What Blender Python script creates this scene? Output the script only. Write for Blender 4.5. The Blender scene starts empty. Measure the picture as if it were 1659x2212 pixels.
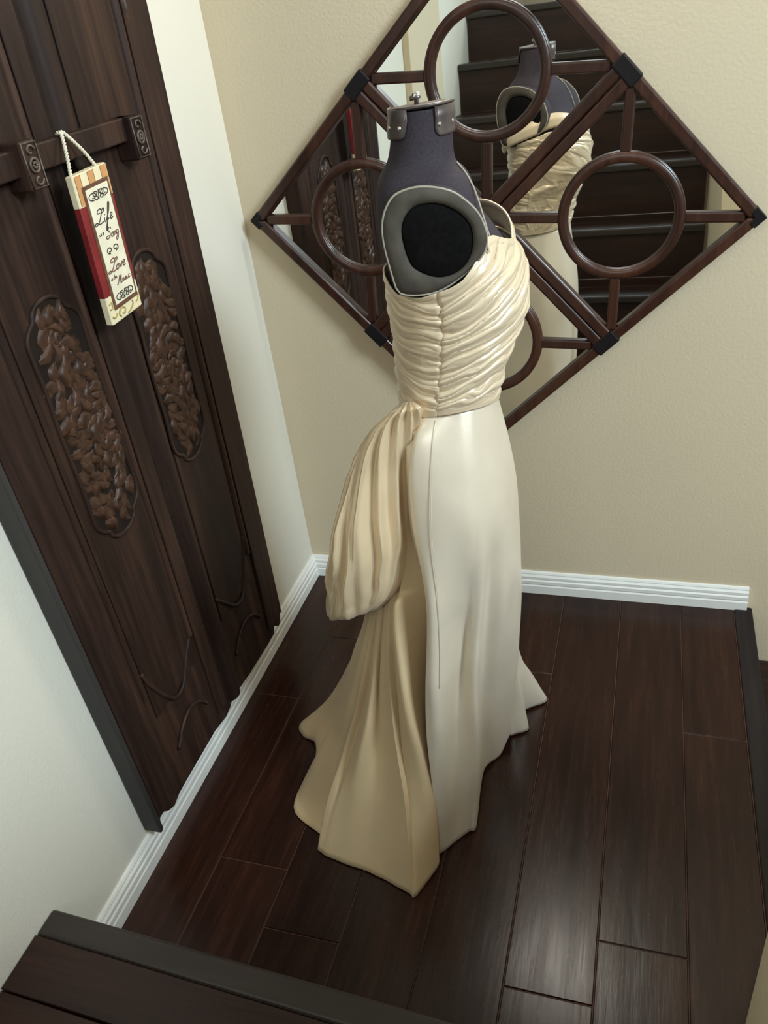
import bpy, bmesh, math, random
from mathutils import Vector, Matrix, noise, Euler

random.seed(7)
C = bpy.context.scene.collection
S = bpy.context.scene
PI = math.pi

# ------------------------------------------------------------------ camera
cam_d = bpy.data.cameras.new('camera'); cam = bpy.data.objects.new('camera', cam_d); C.objects.link(cam)
cam_d.sensor_fit = 'VERTICAL'; cam_d.sensor_height = 36.0; cam_d.sensor_width = 27.0; cam_d.lens = 28.3925
cam_d.clip_start = 0.02
_r = Vector((0.953734, 0.276407, -0.118278)); _u = Vector((-0.054432, 0.545651, 0.836243)); _f = Vector((-0.295682, 0.791115, -0.535452))
cam.matrix_world = Matrix(((_r.x, _u.x, -_f.x, 0.99988), (_r.y, _u.y, -_f.y, -1.95592), (_r.z, _u.z, -_f.z, 1.5808), (0, 0, 0, 1)))
S.camera = cam

# ------------------------------------------------------------------ world, lights, exposure
S.view_settings.view_transform = 'Standard'; S.view_settings.look = 'None'
S.view_settings.gamma = 1.0; S.view_settings.use_curve_mapping = False
S.view_settings.exposure = -0.08
wd = bpy.data.worlds.new('world'); S.world = wd; wd.use_nodes = True
bg = wd.node_tree.nodes['Background']; bg.inputs[0].default_value = (1.0, 0.86, 0.66, 1); bg.inputs[1].default_value = 0.28

def area(name, loc, target, size, power, color, size_y=None):
    d = bpy.data.lights.new(name, 'AREA'); d.energy = power; d.color = color; d.size = size
    if size_y: d.shape = 'RECTANGLE'; d.size_y = size_y
    o = bpy.data.objects.new(name, d); C.objects.link(o); o.location = loc
    o.rotation_euler = (Vector(target) - Vector(loc)).to_track_quat('-Z', 'Y').to_euler()
    return o
area('stair_window_daylight', (3.3, -1.9, 2.8), (0.45, -0.6, 0.6), 0.9, 152, (0.74, 0.90, 1.0), 1.0)
area('upper_hall_daylight', (0.7, -3.9, 3.1), (0.5, -0.8, 0.5), 1.0, 38, (0.84, 0.94, 1.0), 1.0)
area('floor_glare_light', (0.75, -0.02, 2.06), (0.80, -1.30, 0.5), 0.30, 12, (1.0, 0.94, 0.84), 0.20)  # unseen light above the mirror, added for the glare on the floor

# ------------------------------------------------------------------ helpers
def link(name, me, mat=None, parent=None, smooth=False):
    if mat is not None:
        for m_ in (mat if isinstance(mat, (list, tuple)) else [mat]): me.materials.append(m_)
    if smooth: me.polygons.foreach_set('use_smooth', [True] * len(me.polygons))
    o = bpy.data.objects.new(name, me); C.objects.link(o)
    if parent is not None: o.parent = parent
    return o
def pyd(name, vs, fs, mat=None, parent=None, smooth=False):
    me = bpy.data.meshes.new(name); me.from_pydata([tuple(v) for v in vs], [], fs); me.update()
    return link(name, me, mat, parent, smooth)
def from_bm(name, bm, mat=None, parent=None, smooth=False):
    bmesh.ops.recalc_face_normals(bm, faces=bm.faces)
    me = bpy.data.meshes.new(name); bm.to_mesh(me); bm.free()
    return link(name, me, mat, parent, smooth)
def empty(name, loc, label=None, cat=None, group=None):
    o = bpy.data.objects.new(name, None); C.objects.link(o); o.location = loc; o.empty_display_size = 0.05
    if label: o['label'] = label
    if cat: o['category'] = cat
    if group: o['group'] = group
    return o
def struct(o): o['kind'] = 'structure'; return o
def bevel(bm, w, seg=2, ang=0.6):
    es = [e for e in bm.edges if len(e.link_faces) == 2 and e.calc_face_angle(0) > ang]
    if es and w > 0: bmesh.ops.bevel(bm, geom=es, offset=w, segments=seg, affect='EDGES', profile=0.5)
def box_bm(p0, p1, bw=0, seg=2, bm=None):
    b = bmesh.new(); bmesh.ops.create_cube(b, size=1.0)
    for v in b.verts: v.co = Vector(((p0[i] + p1[i]) / 2 + v.co[i] * (p1[i] - p0[i])) for i in range(3))
    bevel(b, bw, seg)
    return b
def box(name, p0, p1, mat, parent=None, bw=0.0, seg=2): return from_bm(name, box_bm(p0, p1, bw, seg), mat, parent)
def prism_bm(pts, fn, d0, d1, bw=0, seg=2, ang=0.6):
    """pts: closed 2D outline; fn(a, b, d) -> 3D"""
    bm = bmesh.new()
    lo = [bm.verts.new(fn(a, b, d0)) for a, b in pts]; hi = [bm.verts.new(fn(a, b, d1)) for a, b in pts]
    n = len(pts); bm.faces.new(hi); bm.faces.new(lo[::-1])
    for i in range(n): bm.faces.new((lo[i], lo[(i + 1) % n], hi[(i + 1) % n], hi[i]))
    bmesh.ops.recalc_face_normals(bm, faces=bm.faces)
    bevel(bm, bw, seg, ang)
    return bm
def cr(pts, sub, closed=False):
    pts = [Vector(p) for p in pts]; n = len(pts); out = []
    for i in range(n if closed else n - 1):
        if closed: p0, p1, p2, p3 = pts[i - 1], pts[i], pts[(i + 1) % n], pts[(i + 2) % n]
        else: p0, p1, p2, p3 = pts[max(i - 1, 0)], pts[i], pts[i + 1], pts[min(i + 2, n - 1)]
        for k in range(sub):
            t = k / sub
            out.append(0.5 * ((2 * p1) + (p2 - p0) * t + (2 * p0 - 5 * p1 + 4 * p2 - p3) * t * t + (3 * p1 - p0 - 3 * p2 + p3) * t ** 3))
    if not closed: out.append(pts[-1])
    return out
def resample(pts, n):
    pts = [Vector(p) for p in pts]; L = [0]
    for a, b in zip(pts, pts[1:]): L.append(L[-1] + (b - a).length)
    out = []; j = 0
    for i in range(n):
        t = L[-1] * i / (n - 1)
        while j < len(L) - 2 and L[j + 1] < t: j += 1
        d = L[j + 1] - L[j]; k = (t - L[j]) / d if d > 1e-9 else 0
        out.append(pts[j].lerp(pts[j + 1], min(max(k, 0), 1)))
    return out
def grid(name, rows, mat, parent=None, closed=False, cap0=False, cap1=False, smooth=True):
    n = len(rows[0]); vs = [p for r in rows for p in r]; fs = []
    for i in range(len(rows) - 1):
        for j in range(n if closed else n - 1):
            k = (j + 1) % n
            fs.append((i * n + j, i * n + k, (i + 1) * n + k, (i + 1) * n + j))
    if cap0: fs.append(tuple(range(n - 1, -1, -1)))
    if cap1: fs.append(tuple((len(rows) - 1) * n + j for j in range(n)))
    return pyd(name, vs, fs, mat, parent, smooth)
def tube_geo(path, r, seg=8, closed=False, V=None, F=None, flat=None):
    V = [] if V is None else V; F = [] if F is None else F
    path = [Vector(p) for p in path]; n = len(path); base = len(V); up0 = None
    for i, p in enumerate(path):
        a = path[i - 1] if (i > 0 or closed) else p; b = path[(i + 1) % n] if (i < n - 1 or closed) else p
        t = (b - a).normalized() if (b - a).length > 1e-9 else Vector((0, 0, 1))
        if up0 is None: up0 = t.orthogonal().normalized()
        up0 = (up0 - t * up0.dot(t)).normalized(); sd = t.cross(up0)
        rr = r(i / max(n - 1, 1)) if callable(r) else r
        for k in range(seg):
            q = 2 * PI * k / seg
            w = up0 * math.cos(q) * rr + sd * math.sin(q) * rr
            if flat is not None: w = w - flat * w.dot(flat) * 0.75
            V.append(p + w)
    for i in range(n if closed else n - 1):
        for k in range(seg):
            i2 = (i + 1) % n; k2 = (k + 1) % seg
            F.append((base + i * seg + k, base + i * seg + k2, base + i2 * seg + k2, base + i2 * seg + k))
    if not closed:
        F.append(tuple(base + k for k in range(seg - 1, -1, -1))); F.append(tuple(base + (n - 1) * seg + k for k in range(seg)))
    return V, F
def tube(name, path, r, mat, parent=None, seg=8, closed=False):
    V, F = tube_geo(path, r, seg, closed); return pyd(name, V, F, mat, parent, True)
def lathe(name, prof, mat, parent, loc=(0, 0, 0), seg=32):
    rows = [[Vector(loc) + Vector((r * math.cos(2 * PI * k / seg), r * math.sin(2 * PI * k / seg), z)) for k in range(seg)] for r, z in prof]
    return grid(name, rows, mat, parent, True, True, True)

# ------------------------------------------------------------------ materials
def mat_new(name):
    m = bpy.data.materials.new(name); m.use_nodes = True; nt = m.node_tree
    return m, nt, nt.nodes['Principled BSDF']
def N(nt, t, **kw):
    n = nt.nodes.new(t)
    for k, v in kw.items():
        if k in n.inputs: n.inputs[k].default_value = v
        else: setattr(n, k, v)
    return n
def ramp(nt, fac, stops):
    r = nt.nodes.new('ShaderNodeValToRGB'); e = r.color_ramp.elements
    while len(e) < len(stops): e.new(0.5)
    for i, (p, c) in enumerate(stops): e[i].position = p; e[i].color = (*c, 1)
    nt.links.new(fac, r.inputs[0]); return r.outputs[0]
def coords(nt, scale, rnd=0.0):
    tc = nt.nodes.new('ShaderNodeTexCoord'); mp = nt.nodes.new('ShaderNodeMapping')
    mp.inputs['Scale'].default_value = scale
    if rnd:
        oi = nt.nodes.new('ShaderNodeObjectInfo'); mu = N(nt, 'ShaderNodeMath', operation='MULTIPLY'); mu.inputs[1].default_value = rnd
        nt.links.new(oi.outputs['Random'], mu.inputs[0]); nt.links.new(mu.outputs[0], mp.inputs['Location'])
    nt.links.new(tc.outputs['Object'], mp.inputs['Vector']); return mp.outputs[0]
def bump(nt, p, h, strength, dist):
    b = nt.nodes.new('ShaderNodeBump'); b.inputs['Strength'].default_value = strength; b.inputs['Distance'].default_value = dist
    nt.links.new(h, b.inputs['Height']); nt.links.new(b.outputs[0], p.inputs['Normal'])
def plain(name, col, rough=0.5, metal=0.0, spec=0.5, nscale=40, var=0.12, bmp=0.0):
    m, nt, p = mat_new(name); v = coords(nt, (1, 1, 1), 3.0)
    n = N(nt, 'ShaderNodeTexNoise', Scale=nscale, Detail=4.0); nt.links.new(v, n.inputs['Vector'])
    c = ramp(nt, n.outputs['Fac'], [(0.3, tuple(x * (1 - var) for x in col)), (0.7, tuple(min(1, x * (1 + var)) for x in col))])
    nt.links.new(c, p.inputs['Base Color']); p.inputs['Roughness'].default_value = rough; p.inputs['Metallic'].default_value = metal
    p.inputs['Specular IOR Level'].default_value = spec
    if bmp: bump(nt, p, n.outputs['Fac'], bmp, 0.002)
    return m
def wood(name, c0, c1, c2, axis=1, rough=0.4, bmp=0.3, fine=60, rnd=5.0, scr=0.0, spec=0.5):
    m, nt, p = mat_new(name); sc = [1, 1, 1]
    for i in range(3): sc[i] = 0.07 if i == axis else 1.0
    v = coords(nt, tuple(sc), rnd)
    n1 = N(nt, 'ShaderNodeTexNoise', Scale=fine, Detail=6.0, Roughness=0.65); nt.links.new(v, n1.inputs['Vector'])
    n2 = N(nt, 'ShaderNodeTexNoise', Scale=fine * 0.16, Detail=3.0, Distortion=0.6); nt.links.new(v, n2.inputs['Vector'])
    mx = N(nt, 'ShaderNodeMix'); mx.inputs[0].default_value = 0.5
    nt.links.new(n1.outputs['Fac'], mx.inputs[2]); nt.links.new(n2.outputs['Fac'], mx.inputs[3])
    c = ramp(nt, mx.outputs[0], [(0.34, c0), (0.5, c1), (0.66, c2)])
    if rnd:
        oi = nt.nodes.new('ShaderNodeObjectInfo'); hs = nt.nodes.new('ShaderNodeHueSaturation')
        mr = N(nt, 'ShaderNodeMapRange'); mr.inputs[3].default_value = 0.8; mr.inputs[4].default_value = 1.2
        nt.links.new(oi.outputs['Random'], mr.inputs[0]); nt.links.new(mr.outputs[0], hs.inputs['Value'])
        nt.links.new(c, hs.inputs['Color']); c = hs.outputs[0]
    nt.links.new(c, p.inputs['Base Color'])
    rr = N(nt, 'ShaderNodeMapRange'); rr.inputs[3].default_value = rough - 0.08; rr.inputs[4].default_value = rough + 0.1
    nt.links.new(n1.outputs['Fac'], rr.inputs[0]); nt.links.new(rr.outputs[0], p.inputs['Roughness'])
    p.inputs['Specular IOR Level'].default_value = spec
    h = mx.outputs[0]
    if scr:
        sc2 = [9.0, 9.0, 9.0]; sc2[axis] = 2.2
        v2 = coords(nt, tuple(sc2), rnd); n3 = N(nt, 'ShaderNodeTexNoise', Scale=1.6, Detail=2.0, Distortion=1.0); nt.links.new(v2, n3.inputs['Vector'])
        ad = N(nt, 'ShaderNodeMath', operation='MULTIPLY_ADD'); ad.inputs[1].default_value = scr
        nt.links.new(n3.outputs['Fac'], ad.inputs[0]); nt.links.new(h, ad.inputs[2]); h = ad.outputs[0]
    bump(nt, p, h, bmp, 0.0025)
    return m
def paint(name, col, rough=0.75):
    m, nt, p = mat_new(name); v = coords(nt, (1, 1, 1))
    n = N(nt, 'ShaderNodeTexNoise', Scale=130.0, Detail=3.0); nt.links.new(v, n.inputs['Vector'])
    n2 = N(nt, 'ShaderNodeTexNoise', Scale=1.4, Detail=2.0); nt.links.new(v, n2.inputs['Vector'])
    c = ramp(nt, n2.outputs['Fac'], [(0.3, tuple(x * 0.975 for x in col)), (0.7, tuple(min(1, x * 1.025) for x in col))])
    nt.links.new(c, p.inputs['Base Color']); p.inputs['Roughness'].default_value = rough; p.inputs['Specular IOR Level'].default_value = 0.25
    bump(nt, p, n.outputs['Fac'], 0.35, 0.002)
    return m
def satin(name, col, rough=0.36, spec=0.6, sheen=0.15, weave=0.10, metal=0.22):
    m, nt, p = mat_new(name); v = coords(nt, (1, 1, 1))
    n = N(nt, 'ShaderNodeTexNoise', Scale=9.0, Detail=3.0); nt.links.new(v, n.inputs['Vector'])
    w = N(nt, 'ShaderNodeTexNoise', Scale=420.0, Detail=2.0); nt.links.new(v, w.inputs['Vector'])
    c = ramp(nt, n.outputs['Fac'], [(0.3, tuple(x * 0.94 for x in col)), (0.7, tuple(min(1, x * 1.04) for x in col))])
    nt.links.new(c, p.inputs['Base Color']); p.inputs['Roughness'].default_value = rough
    p.inputs['Metallic'].default_value = metal; p.inputs['Specular IOR Level'].default_value = spec; p.inputs['Sheen Weight'].default_value = sheen; p.inputs['Sheen Roughness'].default_value = 0.4
    bump(nt, p, w.outputs['Fac'], weave, 0.001)
    return m

M_WALL = paint('wall_paint_dim', (0.62, 0.52, 0.365))  # same paint as the left wall, darkened for the back wall's weaker light
M_WALL_L = paint('wall_paint_lit', (0.70, 0.665, 0.565))  # same paint, lightened for the stronger light on the left wall
M_TRIM = plain('white_trim_paint', (0.80, 0.79, 0.74), 0.4, var=0.02)
M_FLOOR = wood('dark_plank', (0.012, 0.0036, 0.0022), (0.023, 0.0070, 0.0040), (0.042, 0.0140, 0.007), 1, 0.25, 0.3, 70, 6.0, 0.9, 0.33)
M_GAP = plain('floor_gap', (0.075, 0.032, 0.018), 0.7)
M_TREAD = wood('dark_tread', (0.012, 0.0042, 0.003), (0.024, 0.0088, 0.006), (0.042, 0.016, 0.010), 0, 0.36, 0.4, 70, 6.0, 0.6, 0.35)
M_NOSE = wood('dark_nosing', (0.016, 0.011, 0.010), (0.022, 0.015, 0.013), (0.034, 0.022, 0.017), 0, 0.4, 0.15, 60, 2.0)
M_NOSE_Y = wood('dark_landing_nosing', (0.014, 0.010, 0.010), (0.018, 0.013, 0.013), (0.028, 0.02, 0.018), 1, 0.5, 0.15, 60, 2.0, 0.0, 0.2)
M_PANEL = wood('carved_panel_wood', (0.010, 0.005, 0.004), (0.027, 0.0130, 0.009), (0.062, 0.030, 0.018), 2, 0.55, 0.35, 55, 3.0, 0.0, 0.22)
M_CARVE = plain('carved_wood', (0.052, 0.024, 0.013), 0.45, spec=0.3, nscale=55, var=0.55, bmp=0.5)
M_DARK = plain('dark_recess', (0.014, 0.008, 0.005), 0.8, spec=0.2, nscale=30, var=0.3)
M_GREYW = wood('grey_side_wood', (0.022, 0.019, 0.018), (0.032, 0.028, 0.026), (0.05, 0.043, 0.038), 2, 0.6, 0.2, 40, 1.0)  # greyer tone for the panel's left side edge
M_FRAME = wood('mirror_frame_wood', (0.016, 0.005, 0.0035), (0.036, 0.0115, 0.0065), (0.07, 0.024, 0.011), 2, 0.34, 0.1, 50, 2.0)
M_CORNER = plain('black_corner', (0.007, 0.005, 0.006), 0.55, spec=0.25)
M_BACKING = plain('mirror_backing', (0.02, 0.015, 0.012), 0.8)
m, nt, p = mat_new('mirror_glass'); M_MIRROR = m
_v = coords(nt, (1, 1, 1)); _n = N(nt, 'ShaderNodeTexNoise', Scale=3.0); nt.links.new(_v, _n.inputs['Vector'])
nt.links.new(ramp(nt, _n.outputs['Fac'], [(0.3, (0.80, 0.83, 0.82)), (0.7, (0.83, 0.86, 0.85))]), p.inputs['Base Color'])
p.inputs['Metallic'].default_value = 1.0; p.inputs['Roughness'].default_value = 0.015
M_SATIN = satin('cream_satin', (0.735, 0.64, 0.505))
M_RUCHE = satin('cream_ruched_satin', (0.74, 0.60, 0.42), 0.37)  # tan in the base stands in for warm light bounced onto the bodice
M_PUFF = satin('bustle_satin', (0.73, 0.57, 0.37), 0.26)  # golden base carries the warm room light falling on the bustle
M_TRAIN = satin('shaded_train_satin', (0.60, 0.45, 0.265), 0.55, 0.3, 0.1, 0.25, 0.05)  # train's shaded side put into the base colour as a darker tan
M_FORM = plain('dark_purple_jersey', (0.040, 0.032, 0.040), 0.85, nscale=300, var=0.2, spec=0.2, bmp=0.3)
M_PLATE = plain('grey_felt', (0.062, 0.053, 0.041), 0.8, nscale=26, var=0.35, spec=0.3, bmp=0.2)
M_HOLE = plain('black_felt', (0.004, 0.0035, 0.0035), 0.9, nscale=120, var=0.4, spec=0.1)
M_PIPING = plain('tan_piping', (0.34, 0.30, 0.24), 0.6)
M_METAL = plain('dull_bracket_metal', (0.11, 0.09, 0.085), 0.42, 0.55, nscale=30, var=0.3)
M_CHROME = plain('chrome', (0.75, 0.77, 0.78), 0.15, 1.0, var=0.03)
M_RIVET = plain('rivet', (0.62, 0.55, 0.50), 0.3, 0.9, var=0.1)
M_ROPE = plain('cream_rope', (0.70, 0.64, 0.50), 0.8, nscale=200, var=0.15)
M_CREAM = plain('cream_board_paint', (0.74, 0.64, 0.42), 0.55, var=0.06)
M_RED = plain('dark_red_board_paint', (0.20, 0.012, 0.012), 0.5, nscale=25, var=0.2)
M_ORANGE = plain('orange_stripe_paint', (0.56, 0.27, 0.10), 0.55, var=0.08)
M_BROWNB = plain('brown_plaque_edge', (0.12, 0.05, 0.025), 0.55, var=0.35, nscale=60)
M_PLAQUE = plain('cream_plaque_paint', (0.76, 0.69, 0.52), 0.55, var=0.07, nscale=50)
M_INK = plain('dark_ink', (0.035, 0.025, 0.018), 0.6)
M_INKB = plain('brown_ink', (0.13, 0.055, 0.035), 0.6)
M_OLIVE = plain('olive_scroll_paint', (0.36, 0.28, 0.07), 0.55)
M_STRIPE = plain('brown_stripe_line', (0.24, 0.13, 0.06), 0.6)

# ------------------------------------------------------------------ setting: walls
def wall(name, pts, fn, d0, d1, mat): return struct(from_bm(name, prism_bm(pts, fn, d0, d1), mat))
XZ = lambda a, b, d: Vector((a, d, b))
YZ = lambda a, b, d: Vector((d, a, b))
XY = lambda a, b, d: Vector((a, b, d))
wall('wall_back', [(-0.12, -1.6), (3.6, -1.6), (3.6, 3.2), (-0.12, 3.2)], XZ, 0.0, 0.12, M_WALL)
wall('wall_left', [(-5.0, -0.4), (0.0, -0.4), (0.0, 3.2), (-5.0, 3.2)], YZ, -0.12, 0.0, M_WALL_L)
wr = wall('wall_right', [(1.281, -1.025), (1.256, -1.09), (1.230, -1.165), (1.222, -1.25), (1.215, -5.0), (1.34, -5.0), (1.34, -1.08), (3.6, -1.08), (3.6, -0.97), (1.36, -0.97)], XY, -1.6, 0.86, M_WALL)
for v in wr.data.vertices:
    if v.co.z > 0: v.co.z += max(0, -1.25 - v.co.y) * 0.85
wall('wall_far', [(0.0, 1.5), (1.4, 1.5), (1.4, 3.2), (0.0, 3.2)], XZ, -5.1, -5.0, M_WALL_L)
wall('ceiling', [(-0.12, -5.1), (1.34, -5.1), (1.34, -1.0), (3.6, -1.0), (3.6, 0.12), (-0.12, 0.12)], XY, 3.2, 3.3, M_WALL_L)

def baseboard(name, fn, a0, a1, mat, m0=0.0, m1=0.0):
    prof = [(0.0, 0.0), (0.016, 0.0), (0.016, 0.028), (0.0135, 0.032), (0.0150, 0.036), (0.0150, 0.046), (0.0120, 0.050), (0.0125, 0.053), (0.0125, 0.060), (0.0085, 0.066), (0.0085, 0.069), (0.006, 0.074), (0.0, 0.075)]
    bm = bmesh.new(); A = [bm.verts.new(fn(a0 + m0 * d, d, z)) for d, z in prof]; B = [bm.verts.new(fn(a1 + m1 * d, d, z)) for d, z in prof]
    n = len(prof)
    for i in range(n - 1): bm.faces.new((A[i], A[i + 1], B[i + 1], B[i]))
    bm.faces.new(A); bm.faces.new(B[::-1])
    return struct(from_bm(name, bm, mat))
baseboard('baseboard_back', lambda a, d, z: Vector((a, -d, z)), 0.0, 1.318, M_TRIM, m0=1.0)
baseboard('baseboard_left', lambda a, d, z: Vector((d, a, z)), 0.0, -1.345, M_TRIM, m0=-1.0)

# ------------------------------------------------------------------ landing floor: base slab, planks, nosing
floor = struct(box('floor', (0.0, -1.36, -0.08), (1.30, 0.0, -0.0020), M_GAP))
def plank(parent, name, x0, x1, y0, y1, z, mat, th=0.012, g=0.0010, b=0.0016):
    bm = bmesh.new()
    def ring(i, zz): return [bm.verts.new((x, y, zz)) for x, y in ((x0 + i, y0 + i), (x1 - i, y0 + i), (x1 - i, y1 - i), (x0 + i, y1 - i))]
    r0, r1, r2 = ring(g, z - th), ring(g, z - b), ring(g + b, z)
    tx = random.uniform(-0.005, 0.005); ty = random.uniform(-0.0012, 0.0012)
    for v in r1 + r2: v.co.z += tx * (v.co.x - (x0 + x1) / 2) + ty * (v.co.y - (y0 + y1) / 2) * 0.5
    for a, c in ((r0, r1), (r1, r2)):
        for i in range(4): bm.faces.new((a[i], a[(i + 1) % 4], c[(i + 1) % 4], c[i]))
    bm.faces.new(r2)
    return from_bm(name, bm, mat, parent)
XS = [0.0, 0.152, 0.316, 0.482, 0.648, 0.813, 0.977, 1.142, 1.284]
BUTT = {0: [-0.55], 1: [-1.04, -0.30], 2: [-1.172], 3: [-0.62], 4: [-0.35], 5: [-1.181], 6: [-1.057], 7: [-0.5]}
for i in range(8):
    ys = [-1.36] + sorted(BUTT[i]) + [-0.001]
    for a, b_ in zip(ys, ys[1:]):
        plank(floor, 'plank', XS[i], XS[i + 1], a, b_, random.uniform(-0.0002, 0.0004), M_FLOOR)
bm = prism_bm([(1.2855, -0.001), (1.2855, -1.012), (1.337, -1.0), (1.333, -0.001)], XY, -0.03, 0.003, 0.004, 2)
from_bm('landing_nosing', bm, M_NOSE_Y, floor)
from_bm('landing_riser', box_bm((1.28, -0.97, -0.19), (1.315, -0.001, -0.03)), M_TREAD, floor)

# ------------------------------------------------------------------ stairs climbing behind the viewer, and the flight going down
RISE, RUN = 0.2235, 0.262
up = empty('staircase', (0.0, -1.335, 0.0), 'dark wood stairs climbing from the landing, first tread and nosing across the bottom left corner', 'staircase')
def shear(o):
    for v in o.data.vertices: v.co.y -= 0.033 * v.co.x
    return o
NST = 7
for k in range(1, NST + 1):
    z = RISE * k; y = -RUN * (k - 1); xr = 1.208
    last = k == NST
    bm = box_bm((0.001, y - 0.052, z - 0.032), (xr, y, z + 0.001), 0.007, 3)
    shear(from_bm('nosing', bm, M_NOSE, up))
    ys = [y - 0.052, y - 0.15, y - RUN - 0.02] if not last else [y - 0.052, y - 0.3, y - 0.6, y - 0.9, y - 1.3, y - 1.75]
    for a, b_ in zip(ys, ys[1:]): shear(plank(up, 'tread_board', 0.001, xr, b_, a, z, M_TREAD, 0.03))
    shear(box('riser', (0.001, y - 0.04, z - RISE), (xr, y - 0.022, z - 0.03), M_TREAD, up))
down = empty('staircase', (1.315, 0.0, -0.19), 'dark wood stair step going down beyond the landing at the right edge', 'staircase')
for k in range(3):
    z = -0.19 * k; x = 0.262 * k
    plank(down, 'tread_board', x, x + 0.225, -0.968, -0.002, z, M_TREAD, 0.03)
    from_bm('nosing', box_bm((x + 0.225, -0.968, z - 0.03), (x + 0.275, -0.002, z + 0.002), 0.006, 2), M_NOSE_Y, down)
    box('riser', (x + 0.24, -0.968, z - 0.19), (x + 0.258, -0.002, z - 0.03), M_TREAD, down)
struct(box('trim_1', (0.0, -2.20, 1.16), (0.03, -1.66, 3.19), M_WALL, None, 0.003))

# ------------------------------------------------------------------ diamond wall mirror
MC = (0.6354, -0.016, 1.1175)
mir = empty('wall_mirror', MC, 'large diamond shaped dark wood mirror of four squares with round panes on the back wall', 'mirror')
mir.rotation_euler = Euler((math.radians(-1.1), math.radians(2.525), math.radians(-0.3)), 'XYZ')
LM = lambda a, b, d: Vector((a, -d, b))
HD = 0.299; RW = 0.0255; RO, RI = 0.1375, 0.1135; SP = 0.0115
def seg_prism(p, q, hw, d0, d1, mitre=False):
    p, q = Vector(p), Vector(q); t = (q - p).normalized(); n = Vector((-t.y, t.x))
    return [tuple(p + n * hw), tuple(p - n * hw), tuple(q - n * hw), tuple(q + n * hw)]
def glass(name, poly, parent, d=0.007):
    bm = bmesh.new(); vs = [bm.verts.new(LM(a, b, d)) for a, b in poly]; f = bm.faces.new(vs)
    bm.normal_update()
    if f.normal.y > 0: f.normal_flip()
    r = bmesh.ops.inset_region(bm, faces=[f], thickness=0.011, depth=0.0)
    for v in f.verts: v.co.y -= 0.0012
    me = bpy.data.meshes.new(name); bm.to_mesh(me); bm.free()
    return link(name, me, M_MIRROR, parent)
for di, (cx, cz) in enumerate(((0, HD), (-HD, 0), (HD, 0), (0, -HD))):
    h = HD - 0.0008; hi = h - RW * math.sqrt(2)
    V4 = [(1, 0), (0, 1), (-1, 0), (0, -1)]
    back = from_bm('square_panel', prism_bm([(cx + a * (h - 0.004), cz + b * (h - 0.004)) for a, b in V4], LM, 0.0, 0.004), M_BACKING, mir)
    for i in range(4):
        a, b = V4[i], V4[(i + 1) % 4]
        poly = [(cx + a[0] * h, cz + a[1] * h), (cx + b[0] * h, cz + b[1] * h), (cx + b[0] * hi, cz + b[1] * hi), (cx + a[0] * hi, cz + a[1] * hi)]
        from_bm('frame_rail', prism_bm(poly, LM, 0.002, 0.026, 0.005, 3), M_FRAME, back)
        q0 = (cx + a[0] * (RO - 0.004), cz + a[1] * (RO - 0.004)); q1 = (cx + a[0] * (hi - 0.004), cz + a[1] * (hi - 0.004))
        from_bm('spoke', prism_bm(seg_prism(q0, q1, SP, 0, 0), LM, 0.004, 0.021, 0.004, 2), M_FRAME, back)
        # quadrant pane between rails, spokes and ring
        aa = math.atan2(a[1], a[0]); r_ = RO - 0.003; s_ = SP - 0.002; da = math.asin(s_ / r_)
        arc = [(r_ * math.cos(aa + da + (PI / 2 - 2 * da) * k / 14), r_ * math.sin(aa + da + (PI / 2 - 2 * da) * k / 14)) for k in range(15)]
        hh = hi + 0.003
        tpa = (a[0] * (hh - s_) + b[0] * s_, a[1] * (hh - s_) + b[1] * s_); tpb = (b[0] * (hh - s_) + a[0] * s_, b[1] * (hh - s_) + a[1] * s_)
        poly = [(cx + x, cz + y) for x, y in arc + [tpb, tpa]]
        glass('corner_pane', poly, back)
    rows = []
    for k in range(64):
        t = 2 * PI * k / 64; rm, rw_, rd = (RO + RI) / 2, (RO - RI) / 2, 0.011
        rows.append([LM(cx + (rm + rw_ * math.copysign(abs(math.cos(w)) ** 0.7, math.cos(w))) * math.cos(t), cz + (rm + rw_ * math.copysign(abs(math.cos(w)) ** 0.7, math.cos(w))) * math.sin(t), 0.014 + rd * math.copysign(abs(math.sin(w)) ** 0.7, math.sin(w))) for w in [2 * PI * j / 12 for j in range(12)]])
    rows.append(rows[0])
    grid('ring', rows, M_FRAME, back, True)
    glass('round_pane', [(cx + (RI + 0.003) * math.cos(2 * PI * k / 48), cz + (RI + 0.003) * math.sin(2 * PI * k / 48)) for k in range(48)], back, 0.009)
for sx, sz in ((1, 1), (-1, 1), (1, -1), (-1, -1)):
    e1 = Vector((sx, -sz)).normalized(); e2 = Vector((sx, sz)).normalized()
    # joint of two neighbouring squares on the outer edge
    j = Vector((sx * HD, sz * HD))
    poly = [tuple(j * 1.0 + e1 * 0.030 + e2 * 0.003), tuple(j - e1 * 0.030 + e2 * 0.003), tuple(j - e1 * 0.030 - e2 * 0.030), tuple(j + e1 * 0.030 - e2 * 0.030)]
    from_bm('corner_plate', prism_bm(poly, LM, 0.004, 0.029, 0.003, 2), M_CORNER, mir)
for sx in (-1, 1):
    poly = [(sx * (2 * HD + 0.001), 0), (sx * (2 * HD - 0.021), 0.022), (sx * (2 * HD - 0.032), 0.011), (sx * (2 * HD - 0.024), 0), (sx * (2 * HD - 0.032), -0.011), (sx * (2 * HD - 0.021), -0.022)]
    from_bm('corner_plate', prism_bm(poly, LM, 0.004, 0.028, 0.001, 1), M_CORNER, mir)

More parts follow.
